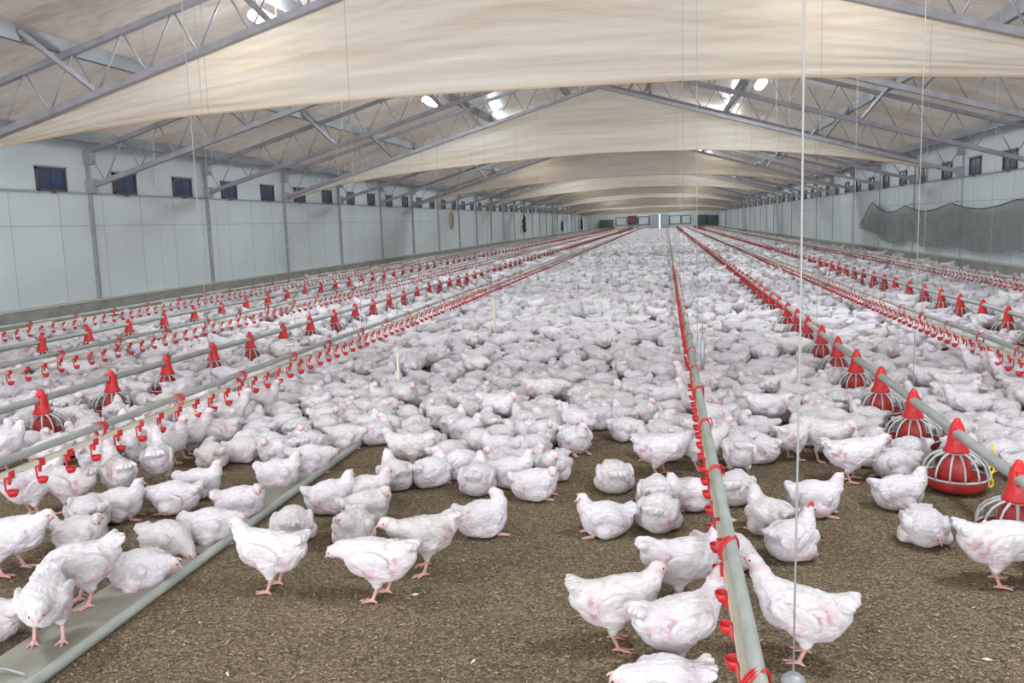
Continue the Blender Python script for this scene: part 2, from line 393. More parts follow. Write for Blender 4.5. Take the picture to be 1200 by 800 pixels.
    if vox > .008:
        g_ = col.mean(1, keepdims=True); col = np.where((tg == 0)[:, None] | (tg == 5)[:, None], col, col * .5 + g_ * .42)
    if pr[0][1][2] < .12: V[:, 0] *= .93       # a sitting bird is shorter
    return V, F, np.clip(col, 0, 1)

def mesh_from(name, V, F, col=None, mat=None, smooth=True):
    me = bpy.data.meshes.new(name)
    me.vertices.add(len(V)); me.vertices.foreach_set('co', np.asarray(V, np.float32).ravel())
    nf, k = F.shape
    me.loops.add(nf * k); me.loops.foreach_set('vertex_index', np.asarray(F, np.int32).ravel())
    me.polygons.add(nf); me.polygons.foreach_set('loop_start', np.arange(0, nf * k, k, dtype=np.int32))
    me.polygons.foreach_set('loop_total', np.full(nf, k, np.int32))
    me.update(calc_edges=True)
    if col is not None:
        at = me.color_attributes.new('Col', 'FLOAT_COLOR', 'POINT')
        at.data.foreach_set('color', np.concatenate([col, np.ones((len(col), 1))], 1).astype(np.float32).ravel())
    me.polygons.foreach_set('use_smooth', np.full(nf, smooth, bool))
    if mat: me.materials.append(mat)
    return me

# pose name: (sitting, neck points, head yaw, head pitch, extras)
POSES = {
 'stand_up':    (0, [(.085, 0, .205), (.125, 0, .235), (.14, 0, .262), (.15, 0, .285)], .15, -.1, {}),
 'stand_low':   (0, [(.09, 0, .19), (.135, .005, .205), (.165, .01, .205), (.19, .012, .197)], .1, -.45, {'step': .012}),
 'stand_drink': (0, [(.085, 0, .205), (.13, 0, .245), (.15, 0, .285), (.165, 0, .32)], 0, .35, {'tail': .25}),
 'walk':        (0, [(.088, 0, .2), (.13, -.005, .228), (.15, -.01, .25), (.168, -.012, .262)], -.25, -.15, {'step': .03}),
 'stand_peck':  (0, [(.09, 0, .175), (.14, .02, .165), (.165, .03, .14), (.178, .035, .11)], .4, -1.0, {}),
 'sit_up':      (1, [(.08, 0, .115), (.11, 0, .15), (.118, 0, .18), (.122, 0, .2)], .3, -.05, {}),
 'sit_low':     (1, [(.085, 0, .10), (.125, .005, .115), (.15, .01, .122), (.17, .012, .12)], .2, -.35, {'splay': 1}),
 'sit_left':    (1, [(.08, .005, .11), (.108, .02, .142), (.11, .035, .165), (.108, .05, .18)], 1.3, -.1, {}),
 'sit_right':   (1, [(.08, -.005, .11), (.108, -.02, .142), (.11, -.032, .16), (.11, -.045, .172)], -1.2, -.2, {}),
 'sit_back':    (1, [(.08, 0, .115), (.1, .012, .155), (.092, .022, .19), (.08, .026, .205)], 2.3, 0., {}),
 'tucked':      (1, [(.085, .0, .105), (.115, .02, .115), (.12, .03, .1), (.125, .04, .085)], .9, -.9, {'splay': 1, 'toe': False}),
 'lying':       (1, [(.085, .0, .09), (.13, -.02, .075), (.155, -.035, .055), (.175, -.045, .04)], -.4, -.3, {'splay': 1}),
}
def pose_prims(name, seed):
    sit, neck, hy, hp, ex = POSES[name]
    return bird_prims(sit, neck, hy, hp, np.random.default_rng(seed), **ex)
# ------------------------------------------------------------------ the house
fl = MB(); fl.box(XL - .3, XR + .3, Y0, Y1 + .3, -.2, 0); tag(fl.build('floor', M['litter']), kind='structure')
def wall(name, x0, x1, xin):
    w = MB(); w.box(x0, x1, Y0, Y1 + .3, -.2, 3.3); s = 1 if xin > (x0 + x1) / 2 else -1
    o = tag(w.build(name, M['panel']), kind='structure')
    g = MB()      # panel joints, raised beads on the lining
    for zz in (1.58,): g.box(min(xin, xin + s * .004), max(xin, xin + s * .004), Y0, Y1, zz - .006, zz + .006)
    y = 12.8 - 18
    while y < Y1:
        g.box(min(xin, xin + s * .003), max(xin, xin + s * .003), y - .005, y + .005, .3, 2.15); y += 1.15
    g.build('panel_joints', M['seam'], o)
    r = MB(); r.box(min(xin, xin + s * .03), max(xin, xin + s * .03), Y0, Y1, 2.13, 2.165); r.build('sill_rail', M['seam'], o)
    return o
wall('wall_left', XL - .25, XL, XL); wall('wall_right', XR, XR + .25, XR)
for side, x, s in (('left', XL, 1), ('right', XR, -1)):
    b_ = MB(); a_, c_ = sorted((x, x + s * .07)); b_.box(a_, c_, Y0, Y1, 0, .25)
    o = tag(b_.build('baseboard_' + side, M['concrete']), kind='structure')
    l_ = MB(); a_, c_ = sorted((x, x + s * .085)); l_.box(a_, c_, Y0, Y1, .25, .285); l_.build('ledge', M['ledge'], o)
# roof lining: two slopes with shallow sags between the purlins
def roof():
    xs = np.concatenate([np.linspace(XL - .3, XC, 36), np.linspace(XC, XR + .3, 36)[1:]]); ys = np.arange(Y0, Y1 + .4, .5)
    vs = []; rr = np.random.default_rng(3)
    P = np.stack(np.meshgrid(xs, ys, indexing='ij'), -1)
    q = np.concatenate([P * np.array((.5, 1.1)), np.zeros(P.shape[:2] + (1,))], -1)
    z = np.array([[z_roof(x)] * len(ys) for x in xs]) + .035 * noise3(q.astype(np.float32)) + .012 * noise3((q * 3.1).astype(np.float32))
    V = np.concatenate([P, z[..., None]], -1).reshape(-1, 3); ny = len(ys)
    i, j = np.meshgrid(np.arange(len(xs) - 1), np.arange(ny - 1), indexing='ij'); a = (i * ny + j).ravel()
    F = np.stack([a, a + 1, a + ny + 1, a + ny], 1)
    n = len(V); V2 = V + np.array((0, 0, .06)); F2 = F[:, ::-1] + n
    return mesh_from('ceiling', np.concatenate([V, V2]), np.concatenate([F, F2]), None, M['roof'])
tag(obj('ceiling', roof()), kind='structure')
# far gable wall with its doors, windows and fans
w = MB()
w.box(XL, XR, Y1, Y1 + .3, 0, 2.9)
w.add([(XL, Y1, 2.9), (XR, Y1, 2.9), (XC, Y1, 5.5), (XL, Y1 + .3, 2.9), (XR, Y1 + .3, 2.9), (XC, Y1 + .3, 5.5)], [(0, 1, 2), (3, 5, 4), (0, 2, 5, 3), (1, 4, 5, 2)])
tag(w.build('wall_far', M['panel']), kind='structure')
for n_, (x0, x1) in enumerate(((-2.1, -.87), (-.70, .45))):
    d = MB(); d.box(x0, x1, Y1 - .1, Y1, 0.02, 1.95); o = tag(d.build('door_%d' % (n_ + 1), M['doorblue']), kind='structure')
    f = MB(); f.box(x0, x1, Y1 - .13, Y1 - .1, 1.88, 1.95); f.box(x0, x0 + .06, Y1 - .13, Y1 - .1, .02, 1.95); f.box(x1 - .06, x1, Y1 - .13, Y1 - .1, .02, 1.95); f.build('door_frame', M['seam'], o)
d = MB(); d.box(-.87, -.70, Y1 - .05, Y1 - .01, .05, 1.95); tag(d.build('door_3', M['gap']), kind='structure')  # glowing sheet standing in for daylight in the gap between the two doors
win_n = 0
def far_window(x0, x1, z0, z1):
    global win_n; win_n += 1
    d = MB(); d.box(x0, x1, Y1 - .06, Y1 - .01, z0, z1); o = tag(d.build('window_%d' % win_n, M['panel']), kind='structure')
    f = MB()
    for a in ((x0, x1, z1 - .08, z1), (x0, x0 + .09, z0, z1), (x1 - .09, x1, z0, z1), (x0, x1, z0, z0 + .06)): f.box(a[0], a[1], Y1 - .12, Y1 - .06, a[2], a[3])
    f.build('window_frame', M['dark'], o)
for a in ((.5, 2.0), (2.05, 3.3), (-3.6, -2.15), (-6.6, -5.1)): far_window(a[0], a[1], .65, 1.75)
for nm, x0, x1, z0, z1, lab in (('ventilation_fan', -8.7, -6.9, .35, 1.45, 'dark boxy ventilation fan at the far end, near the left wall'),
                                ('ventilation_fan', 4.1, 5.3, .5, 1.75, 'dark boxy fan at the far end wall just right of the windows'),
                                ('ventilation_fan', 5.4, 6.75, .5, 1.65, 'dark boxy fan in the right corner of the far end wall'),
                                ('heater', -5.0, -3.75, .85, 1.9, 'reddish brown heater box hung left of the far blue doors')):
    e = empty(nm, ((x0 + x1) / 2, Y1 - .35, 0), lab, 'fan' if nm != 'heater' else 'heater')
    h = MB(); hx = (x1 - x0) / 2; h.box(-hx, hx, -.25, .35, z0, z1); h.build('housing', M['machine'] if nm != 'heater' else M['dark'], e)
    g = MB()
    for i in range(7):
        zz = z0 + .08 + i * (z1 - z0 - .16) / 6; g.bar((-hx + .05, -.28, zz), (hx - .05, -.28, zz), .02, .03)
    g.build('grille', M['seam'] if nm != 'heater' else M['panred'], e)
    if nm == 'heater':
        s_ = MB(); s_.bar((-.3, 0, z1), (-.3, 0, z_roof(-4.3) - .1), .03, .03, (0, 1, 0)); s_.bar((.3, 0, z1), (.3, 0, z_roof(-4.3) - .1), .03, .03, (0, 1, 0)); s_.build('hanger', M['galv'], e)

# side windows: two in every bay, a dark pane behind a top-hung flap
def side_window(x, s, y):
    global win_n; win_n += 1
    f = MB(); d = .035 * s
    for a in ((-.36, .36, .34, .38), (-.36, .36, -.02, .02), (-.36, -.325, -.02, .38), (.325, .36, -.02, .38)):
        f.box(min(0, d), max(0, d), a[0], a[1], a[2], a[3])
    o = tag(f.build('window_%d' % win_n, M['dark'], None, (x, y, 2.17)), kind='structure')
    p = MB(); p.box(min(.004 * s, .015 * s), max(.004 * s, .015 * s), -.33, .33, .0, .36); p.box(min(.015 * s, .025 * s), max(.015 * s, .025 * s), -.012, .012, .0, .36); p.build('pane', M['glass'], o)
    h = MB(); h.bar((.03 * s, -.38, .39), (.03 * s, .38, .39), .05, .025); h.build('flap_rail', M['seam'], o)
    l_ = MB(); l_.box(min(0, .07 * s), max(0, .07 * s), -.03, .05, -.045, -.015); l_.build('latch', M['dark'], o)
yy = 1.05
while yy < Y1 - 1:
    side_window(XL, 1, yy); side_window(XR, -1, yy + .12); yy += 2.0
# ------------------------------------------------------------------ posts, trusses, purlins
ORD = ['first', 'second', 'third', 'fourth', 'fifth', 'sixth', 'seventh', 'eighth', 'ninth', 'tenth', 'eleventh', 'twelfth', 'thirteenth', 'fourteenth', 'fifteenth', 'sixteenth', 'seventeenth', 'eighteenth', 'nineteenth', 'twentieth']
def post_mesh(s):
    p = MB(); w_, d_ = (.028, .06) if s > 0 else (.016, .03); p.box(min(0, d_ * s), max(0, d_ * s), -w_, w_, 0.0, ZEAVE); return p.mesh('post', M['galv'] if s > 0 else M['seam'])
PM = {1: post_mesh(1), -1: post_mesh(-1)}
plate = MB(); plate.box(-.06, .16, -.07, .07, -.12, .12); PLATE = plate.mesh('gusset_plate', M['truss'])
def post(x, s, k):
    y = K0 + BAY * k
    side = 'left' if s > 0 else 'right'
    n = k if s > 0 else k - 2
    if 0 <= n < 12: lab = 'grey steel post against the %s wall, the %s from the front' % (side, ORD[n]); grp = None
    else: lab = 'slim grey steel post far down the %s wall, one of the distant row' % side; grp = 'distant posts of the %s wall' % side
    o = empty('wall_post', (x, y, 0), lab, 'post', grp)
    obj('shaft', PM[s], o); 
    for z in (ZEAVE - .08, ZLOW + .02): obj('gusset_plate', PLATE, o, (.0 if s > 0 else -.1, 0, z))
def lower(x): return z_low(x)
def truss(k, curtain):
    y = K0 + BAY * k
    n = k + 1
    if 0 <= n < 14: lab = 'grey lattice roof truss, %s from the front, %s' % (ORD[n], 'carrying a film curtain' if curtain else 'without a curtain'); grp = None
    else: lab = 'distant grey lattice roof truss far down the house'; grp = 'distant roof trusses'
    o = empty('roof_truss', (XC, y, 0), lab, 'truss', grp); yo = 0
    near = k <= 3
    for s in (-1, 1):
        hw = abs(XL - XC) - .02
        P = lambda x, z: (s * x, yo, z)
        zt = lambda x: ZEAVE + SLOPE * (hw - x); zl = lambda x: zt(x) - .60
        c = MB(); c.bar(P(hw, zt(hw)), P(0, zt(0)), .09, .075); c.build('upper_chord', M['truss'], o)
        c = MB(); c.bar(P(hw, zl(hw)), P(0, zl(0)), .10, .08); c.build('lower_chord', M['truss'], o)
        m_ = 12; x = hw - .05; dx = (hw - .1) / m_; 
        if near:
            for i in range(m_):
                xa, xb, xc = x - i * dx, x - (i + .42) * dx, x - (i + 1) * dx
                a = MB(); a.tube([P(xa, zt(xa)), P(xb + .0, zl(xb))], .012, 6); a.build('web_rod', M['truss'], o)
                a = MB(); a.tube([P(xb, zl(xb)), P(xc, zt(xc))], .012, 6); a.build('web_rod', M['truss'], o)
        else:
            pts = []
            for i in range(m_):
                xa, xb = x - i * dx, x - (i + .42) * dx; pts += [P(xa, zt(xa)), P(xb, zl(xb))]
            a = MB(); a.tube(pts + [P(x - m_ * dx, zt(x - m_ * dx))], .013, 4); a.build('web_rods', M['truss'], o)
        if k < 9:     # knee braces from the purlins down to the lower chord
            for xp in PURL[1:4:1]:
                a = MB(); a.bar((s * (xp + .0), -.75, zt(xp) + .16), (s * (xp - .42), yo, zl(xp - .42) + .03), .055, .055); a.build('knee_brace', M['truss'], o)
PURL = [8.1, 5.75, 3.4, 1.15]
kmax = int((Y1 - K0) / BAY)
for k in range(-4, kmax + 1):
    post(XL, 1, k); post(XR, -1, k)
for k in range(-1, kmax): truss(k, (k + 1) % 3 == 0)
for k in (-4, -3, -2): truss(k, False)
names = ['nearest the eaves', 'second up from the eaves', 'third up from the eaves', 'highest, closest to the ridge']
for s, side in ((-1, 'left'), (1, 'right')):
    for i, xp in enumerate(PURL):
        x = s * xp; z = ZEAVE + SLOPE * (abs(XL - XC) - .02 - xp) + .04
        p = MB()         # channel section: web with two flanges
        p.box(x - .008, x + .008, Y0, Y1, z, z + .18)
        a_, b_ = sorted((x, x + s * .07)); p.box(a_, b_, Y0, Y1, z, z + .012); p.box(a_, b_, Y0, Y1, z + .168, z + .18)
        tag(p.build('roof_purlin', M['purlin'], None, (XC, 0, 0)), 'long steel roof purlin along the %s roof slope, %s' % (side, names[i]), 'purlin')
# film curtains hung across the house on every third truss
CA = ([-10, -8.39, -7.16, -5.98, -4.12, -2.72, -1.69, .19, 1.43, 2.41, 3.65, 5.2, 6.8], [2.22, 2.57, 2.72, 2.82, 2.89, 2.92, 2.92, 2.91, 2.87, 2.83, 2.75, 2.52, 2.22])
CB = ([-10, -8.41, -6.53, -4.71, -2.95, -1.6, .63, 2.44, 4.4, 5.54, 6.67, 6.8], [2.18, 2.55, 2.78, 2.92, 3.02, 3.07, 3.05, 2.95, 2.71, 2.50, 2.26, 2.22])
for q, k in enumerate(range(-1, kmax, 3)):
    y = K0 + BAY * k; A = CA if k < 0 else CB; nx, nz = (240, 40) if k < 0 else (110, 16)
    xs = np.linspace(XL + .08, XR - .08, nx); zt = np.array([z_low(x) + .03 for x in xs]); low = 0 if y < 80 else (.45 if y < 95 else .95)
    zb = np.minimum(np.interp(xs, A[0], A[1]) - low * np.clip(1.2 - np.abs(xs - XC) / 9, 0, 1), zt - .04)
    t_ = np.linspace(0, 1, nz)[None]; X = np.repeat(xs[:, None], nz, 1); Z = zt[:, None] * (1 - t_) + zb[:, None] * t_
    h_ = (zt - zb)[:, None]; rel = Z - zb[:, None]
    q_ = np.stack([X * .22 + q * 9, np.repeat(t_ * (9 if k < 0 else 5), nx, 0), np.full_like(X, .3)], -1).astype(np.float32)
    q2 = np.stack([X * .4 + q * 9, np.repeat(t_ * 26, nx, 0), np.full_like(X, .7)], -1).astype(np.float32)
    fade = np.clip(np.minimum(t_ * 5, 1), 0, 1)
    Yv = y + .075 + fade * (.10 * np.sin(t_ * PI) * np.clip(h_, 0, 1.2) + (.03 if k < 0 else .085) * noise3(q_) + .014 * noise3(q2))
    V = np.stack([X, Yv, Z], -1).reshape(-1, 3); i, j = np.meshgrid(np.arange(nx - 1), np.arange(nz - 1), indexing='ij'); a = (i * nz + j).ravel()
    F = np.stack([a, a + 1, a + nz + 1, a + nz], 1); n = len(V)
    V2 = V + np.array((0, .004, 0)); me = mesh_from('film', np.concatenate([V, V2]), np.concatenate([F, F[:, ::-1] + n]), None, M['film'])
    lab = {0: 'huge beige film curtain closest to the camera, spanning the top of the picture', 1: 'second beige film curtain, sagging under the second curtained truss', 2: 'third film curtain from the front, arched and beige grey', 3: 'fourth film curtain from the front, small in the distance'}.get(q, 'distant beige grey film curtain, one of the last ones before the far wall')
    e = empty('film_curtain', (0, y, 0), lab, 'curtain', None if q < 4 else 'far film curtains')
    o = obj('film', me, e, (0, -y, 0))
    r = MB(); r.tube([(float(xs[i]), float(Yv[i, -1]) - y, float(zb[i])) for i in range(0, nx, 3 if k < 0 else 5)], .011, 6); r.build('hem', M['hem'], e)
# lamps under both roof slopes
lamp_n = 0
def lamp(x, y, lab, grp=None):
    z = z_roof(x) - .38
    e = empty('ceiling_lamp', (x, y, z), lab, 'lamp', grp)
    h = MB(); h.box(-.085, .085, -.36, .36, .0, .045); h.box(-.01, .01, -.3, -.28, .045, .42); h.box(-.01, .01, .28, .3, .045, .42); h.build('housing', M['galv'], e)
    d = MB(); prof = [(.001, -.40), (.07, -.385), (.10, -.34), (.105, 0), (.10, .34), (.07, .385), (.001, .40)]
    n = 12; vs = [(r * math.cos(2 * PI * k / n), yy_, -.03 + r * .75 * math.sin(2 * PI * k / n)) for r, yy_ in prof for k in range(n)]
    d.add(vs, [(i * n + k, i * n + (k + 1) % n, (i + 1) * n + (k + 1) % n, (i + 1) * n + k) for i in range(len(prof) - 1) for k in range(n)], True); d.build('diffuser', M['lamp'], e)
    l = bpy.data.lights.new('lamp_light', 'AREA'); l.shape = 'RECTANGLE'; l.size = .25; l.size_y = .8; l.energy = LAMP_POWER; l.color = LAMP_COLOR; l.spread = PI
    lo = bpy.data.objects.new('lamp_light', l); COL.objects.link(lo); lo.parent = e; lo.location = (0, 0, -.13)
    g = bpy.data.lights.new('lamp_glow', 'POINT'); g.energy = LAMP_POWER * 1.3; g.color = LAMP_COLOR; g.shadow_soft_size = .1
    go = bpy.data.objects.new('lamp_glow', g); COL.objects.link(go); go.parent = e; go.location = (.2 if x < XC else -.25, 0, -.12)
for i, y in enumerate([3, 11, 19, 27, 35, 43, 51, 59, 67, 75, 83, 91, 99, 107, 114]):
    for x, side in ((-5.1, 'left'), (1.95, 'right')):
        lab = {2: 'lit lamp on the %s roof slope between first and second film curtains' % side, 3: 'lit lamp on the %s roof slope just behind the second film curtain' % side}.get(i)
        lamp(x, y, lab or 'lit ceiling lamp on the %s roof slope %s' % (side, 'in front of the first film curtain' if i < 2 else 'in the far part of the house'), None if lab else ('front lamps ' if i < 2 else 'far lamps ') + side)
# ------------------------------------------------------------------ net and hoses on the walls
def net():
    top = [(31.9, .95), (31.0, 1.35), (30.12, 1.74), (29.2, 1.52), (28.14, 1.37), (27, 1.42), (25.95, 1.56), (25.1, 1.43), (24.2, 1.38), (23.2, 1.42), (22.1, 1.56), (21.2, 1.44), (20.2, 1.39), (19.2, 1.44), (18.0, 1.57), (17, 1.42), (16, 1.39), (15, 1.44), (14, 1.57)][::-1]
    bot = [(31.9, .85), (31.2, .8), (30.4, .8), (29.6, .72), (28.87, .52), (27.35, .46), (26.6, .56), (25.84, .66), (25, .55), (24.16, .46), (23, .5), (22.04, .57), (21, .5), (20.1, .47), (18.93, .51), (18.2, .61), (16.5, .5), (14, .6)][::-1]
    ys = np.linspace(14, 31.9, 260); zt = np.interp(ys, *zip(*top)); zb = np.interp(ys, *zip(*bot)); nz = 16
    zt = np.convolve(np.pad(zt, 3, 'edge'), np.ones(7) / 7, 'valid')
    t_ = np.linspace(0, 1, nz)[None]; Z = zt[:, None] * (1 - t_) + np.minimum(zb, zt - .03)[:, None] * t_; Y = np.repeat(ys[:, None], nz, 1)
    q = np.stack([Y * 1.6, t_ * .8 + Y * 0, Y * 0 + .2], -1).astype(np.float32)
    X = XR - .22 + .05 * noise3(q) * (.4 + t_) + .03 * np.sin(Y * 6 + 2 * noise3(q)) * t_
    V = np.stack([X, Y, Z], -1).reshape(-1, 3); i, j = np.meshgrid(np.arange(259), np.arange(nz - 1), indexing='ij'); a = (i * nz + j).ravel()
    F = np.stack([a, a + 1, a + nz + 1, a + nz], 1)
    e = empty('shade_net', (XR, 22, 0), 'dark grey green shade net draped in scallops along the right wall', 'net')
    me = mesh_from('net_cloth', V, F, None, M['net']); obj('net_cloth', me, e, (-XR, -22, 0))
    r = MB(); r.tube([(float(X[i, 0]) - XR, float(ys[i]) - 22, float(zt[i])) for i in range(0, 260, 4)], .012, 6); r.build('edge_rope', M['net_brown'], e)
    for y, z in ((30.12, 1.74), (25.95, 1.56), (22.1, 1.56), (18.0, 1.57), (14.1, 1.57)):
        h = MB(); h.tube([(-.22, y - 22, z - .02), (-.12, y - 22, z + .03), (-.045, y - 22, z + .03)], .008, 6); h.build('hook', M['galv'], e)
net()
h = MB()
for i in range(4): h.tube([(.03 + .02 * i, .30 * math.cos(a) * (1 - .06 * i), -.42 + (.42 - .03 * i) * math.sin(a)) for a in np.linspace(0, 2 * PI, 25)[:-1]], .022, 6, closed=True)
tag(h.build('hose_coil', M['hem'], None, (XL, 40.4, 2.02)), 'oval coil of brownish hose hanging on the left wall', 'hose')
for y, z0, z1, lab in ((61, .75, 1.95, 'dark rolled cloth hanging on the left wall beyond the hose coil'), (84, .5, 1.5, 'thin dark rolled cloth hanging on the far left wall'), (104, .4, 1.8, 'dark narrow cloth on the left wall closest to the far end')):
    h = MB(); n = 9; h.tube([(.2 + .03 * math.sin(i * 2.1), .05 * math.sin(i * 1.3), z0 + (z1 - z0) * i / (n - 1)) for i in range(n)], [.10, .12, .11, .13, .10, .12, .10, .08, .04], 8)
    h.tube([(.2, 0, z1 - .02), (.12, 0, z1 + .06), (.015, 0, z1 + .08)], .01, 5); tag(h.build('rolled_cloth', M['net_brown'], None, (XL, y, 0)), lab, 'cloth')

# ------------------------------------------------------------------ feeder lines
def pan_meshes(hi):
    n = 22 if hi else 8
    pan = MB(); pan.lathe([(.001, .028), (.10, .026), (.135, .034), (.158, .058), (.166, .088), (.172, .092), (.172, .084), (.164, .050), (.14, .022), (.10, .014), (.001, .014)], n)
    drum = MB(); drum.lathe([(.04, .25), (.062, .225), (.080, .17), (.087, .11), (.078, .06), (.055, .034)], n)
    conem = MB(); conem.lathe([(.001, .452), (.012, .448), (.02, .432), (.030, .412), (.040, .385), (.046, .335), (.052, .29), (.066, .262), (.07, .245), (.062, .243), (.05, .27)], n)
    conem.box(-.022, .022, -.05, .05, .325, .40)
    g = MB()
    g.tube([(.172 * math.cos(a), .172 * math.sin(a), .098) for a in np.linspace(0, 2 * PI, n + 1)[:-1]], .0075, 5 if hi else 4, closed=True)
    g.tube([(.06 * math.cos(a), .06 * math.sin(a), .242) for a in np.linspace(0, 2 * PI, n + 1)[:-1]], .008, 5 if hi else 4, closed=True)
    for i in range(14 if hi else 8):
        a = 2 * PI * i / (14 if hi else 8); c, s_ = math.cos(a), math.sin(a)
        pts = [(r * c, r * s_, z) for r, z in ((.058, .243), (.09, .235), (.128, .215), (.158, .178), (.172, .135), (.173, .098))]
        g.tube(pts, [.010, .008, .0065, .006, .006, .006], 5 if hi else 3)
    for q in (pan, drum, conem, g): q.v = [(x * .88, y * .88, z * .83) for x, y, z in q.v]
    return pan.mesh('feeder_pan', M['panred']), drum.mesh('feed_drum', M['panred']), conem.mesh('hopper_cone', M['red']), g.mesh('grill', M['grill'])
PH, PL = pan_meshes(True), pan_meshes(False)
def low_all():          # one light mesh for pans too far away to show their pieces
    b = MB(); b.lathe([(.001, .016), (.14, .022), (.172, .09), (.172, .098)], 7); b.lathe([(.05, .25), (.087, .11), (.06, .04)], 7); b.lathe([(.001, .45), (.035, .40), (.05, .29), (.07, .245)], 7)
    b.cur = 1; b.lathe([(.06, .243), (.13, .215), (.172, .135), (.173, .1)], 7); return b
LOWB = low_all(); LOWB.v = [(x * .88, y * .88, z * .83) for x, y, z in LOWB.v]
LOWPAN = LOWB.mesh('feeder_pan', [M['panred'], M['grill']])
def feeder_line(x, y0, lab, first):
    e = empty('feeder_line', (x, 0, 0), lab, 'feeder line')
    t_ = MB(); y = -2.0; pts = []
    while y < Y1 - 2: pts.append((.006 * math.sin(y * .7), y, .303 + .006 * math.sin(y * 1.3))); y += 1.0
    t_.tube(pts, .025, 10); t_.build('auger_tube', M['tube'], e)
    c_ = MB()
    y = 1.3
    n = 0
    for i in range(160):
        y = y0 + .765 * i
        if y > Y1 - 3: break
        jx = random.uniform(-.006, .006); rz = random.uniform(0, 1)
        if i < 22:
            p = obj('feeder_pan', PH[0], e, (jx, y, 0), rz); obj('feed_drum', PH[1], p); obj('grill', PH[3], p)
            o = obj('hopper_cone', PH[2], p, (0, 0, 0), -rz)
        elif i < 100:
            obj('feeder_pan', LOWPAN, e, (jx, y, 0), rz)
        else: break
    b = MB()
    while y < Y1 - 3:
        b.lathe([(.001, .02), (.172, .09), (.06, .24), (.05, .3), (.001, .45)], 6, (0, y, 0)); y += .765
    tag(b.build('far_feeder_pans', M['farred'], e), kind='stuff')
    return e
random.seed(4)
F_R1 = feeder_line(1.42, 1.46, 'near right feeder line, grey tube with big red pans, right of the foreground cord', True)
F_L1 = feeder_line(-4.22, 2.86, 'grey feed tube with red pans left of the nearest left drinker line', True)
F_L2 = feeder_line(-6.56, 5.05, 'grey feed tube with red pans closest to the left wall', True)
F_R2 = feeder_line(3.58, 5.32, 'grey feed tube with red pans closest to the right wall', True)
# yellow chains on some pan rims of the right feeder
for y, lab in ((4.56, 'yellow plastic chain on the rim of the big red pan at right'), (6.75, 'yellow plastic chain further up the right feeder line')):
    c_ = MB()
    for i in range(6):
        z = .225 - i * .035; pl = [(.012 * math.cos(a) * (1 if i % 2 else .35), .012 * math.cos(a) * (.35 if i % 2 else 1), z + .021 * math.sin(a)) for a in np.linspace(0, 2 * PI, 13)[:-1]]
        c_.tube(pl, .0055, 5, closed=True)
    tag(c_.build('plastic_chain', M['yellow'], None, (1.42 + .163, y - .06, 0)), lab, 'chain')

# ------------------------------------------------------------------ drinker lines
def cup_mesh(hi):
    n = 14 if hi else 6
    c = MB()
    c.box(-.019, .019, -.017, .017, .318, .352)                   # saddle on the square pipe
    c.tube([(0, 0, .32), (0, 0, .30), (.0, 0, .288)], [.010, .009, .006], n // 2 + 1)  # nipple
    c.tube([(-.010, 0, .325), (-.022, 0, .310), (-.020, 0, .262), (-.002, 0, .236)], .0048, 5 if hi else 3)
    c.lathe([(.001, .238), (.014, .240), (.0205, .251), (.0235, .262), (.026, .262), (.0235, .248), (.016, .233), (.001, .230)], n, (.010, 0, 0))
    return c
CUP = cup_mesh(True).mesh('drinker_cup', M['red']); CUPL = cup_mesh(False).mesh('drinker_cup', M['red'])
bm_ = MB(); bm_.box(-.012, .012, -.012, .012, .31, .35); bm_.lathe([(.001, .236), (.024, .262), (.02, .240), (.001, .23)], 5, (.01, 0, 0)); bm_.tube([(-.016, 0, .33), (-.016, 0, .25)], .006, 3)
CUPF = bm_.mesh('drinker_cup', M['panred'])
def tie_mesh():
    t_ = MB()
    for dy in (-.012, .004, .018):
        t_.tube([(.027 * math.cos(a), dy + .008 * math.sin(2 * a), .378 + .042 * math.sin(a)) for a in np.linspace(0, 2 * PI, 15)[:-1]], .0034, 5, closed=True)
    t_.tube([(.01, 0, .418), (.024, .012, .425), (.034, .02, .405), (.036, .02, .38)], .0034, 5)
    return t_.mesh('red_tie', M['red'])
TIE = tie_mesh()
def drinker_line(x, y0, lab, side):
    e = empty('drinker_line', (x, 0, 0), lab, 'drinker line')
    a = MB(); a.tube([(.004 * math.sin(y * .9), y, .40 + .004 * math.sin(y * 1.1)) for y in np.arange(-1.0, Y1 - 2, 1.0)], .019, 10); a.build('support_tube', M['tube'], e)
    a = MB(); ox = -.012 if side == 0 else .02 * side
    a.box(ox - .012, ox + .012, -1.0, Y1 - 3, .331, .355); a.build('water_pipe', M['cream'], e)
    y = y0; i = 0; first = y0
    while i < 100:
        near = y < 9; m_ = CUP if near else (CUPL if y < 14 else CUPF)
        obj('drinker_cup', m_, e, (ox + random.uniform(-.003, .003), y, random.uniform(-.004, .004)), (0 if side > 0 else PI) + random.uniform(-.3, .3)); y += .2; i += 1
    b = MB()
    step = .2
    while y < Y1 - 3:
        b.box(ox - .014, ox + .014, y - .012, y + .012, .31, .35); b.lathe([(.001, .236), (.026, .262)], 4, (ox + .01, y, 0)); b.box(ox + .022, ox + .030, y - .004, y + .004, .25, .33)
        y += step
        if y > 60: step = .4
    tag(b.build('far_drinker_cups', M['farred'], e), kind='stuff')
    for j in range(20):
        yy_ = first + .05 + j * .8 + random.uniform(-.05, .05); obj('red_tie', TIE, e, (ox * .4, yy_, 0), random.uniform(-.25, .25))
    return e
D_A = drinker_line(.19, 1.78, 'grey tube with red drinker cups running up the middle foreground', 0)
D_L1 = drinker_line(-2.97, 2.35, 'nearest left drinker line, grey tube and cream pipe with red cups', 1)
D_L2 = drinker_line(-5.2, 5.0, 'second drinker line from the left wall, between two feed tubes', 1)
D_L3 = drinker_line(-7.45, 7.4, 'drinker line closest to the left wall', 1)
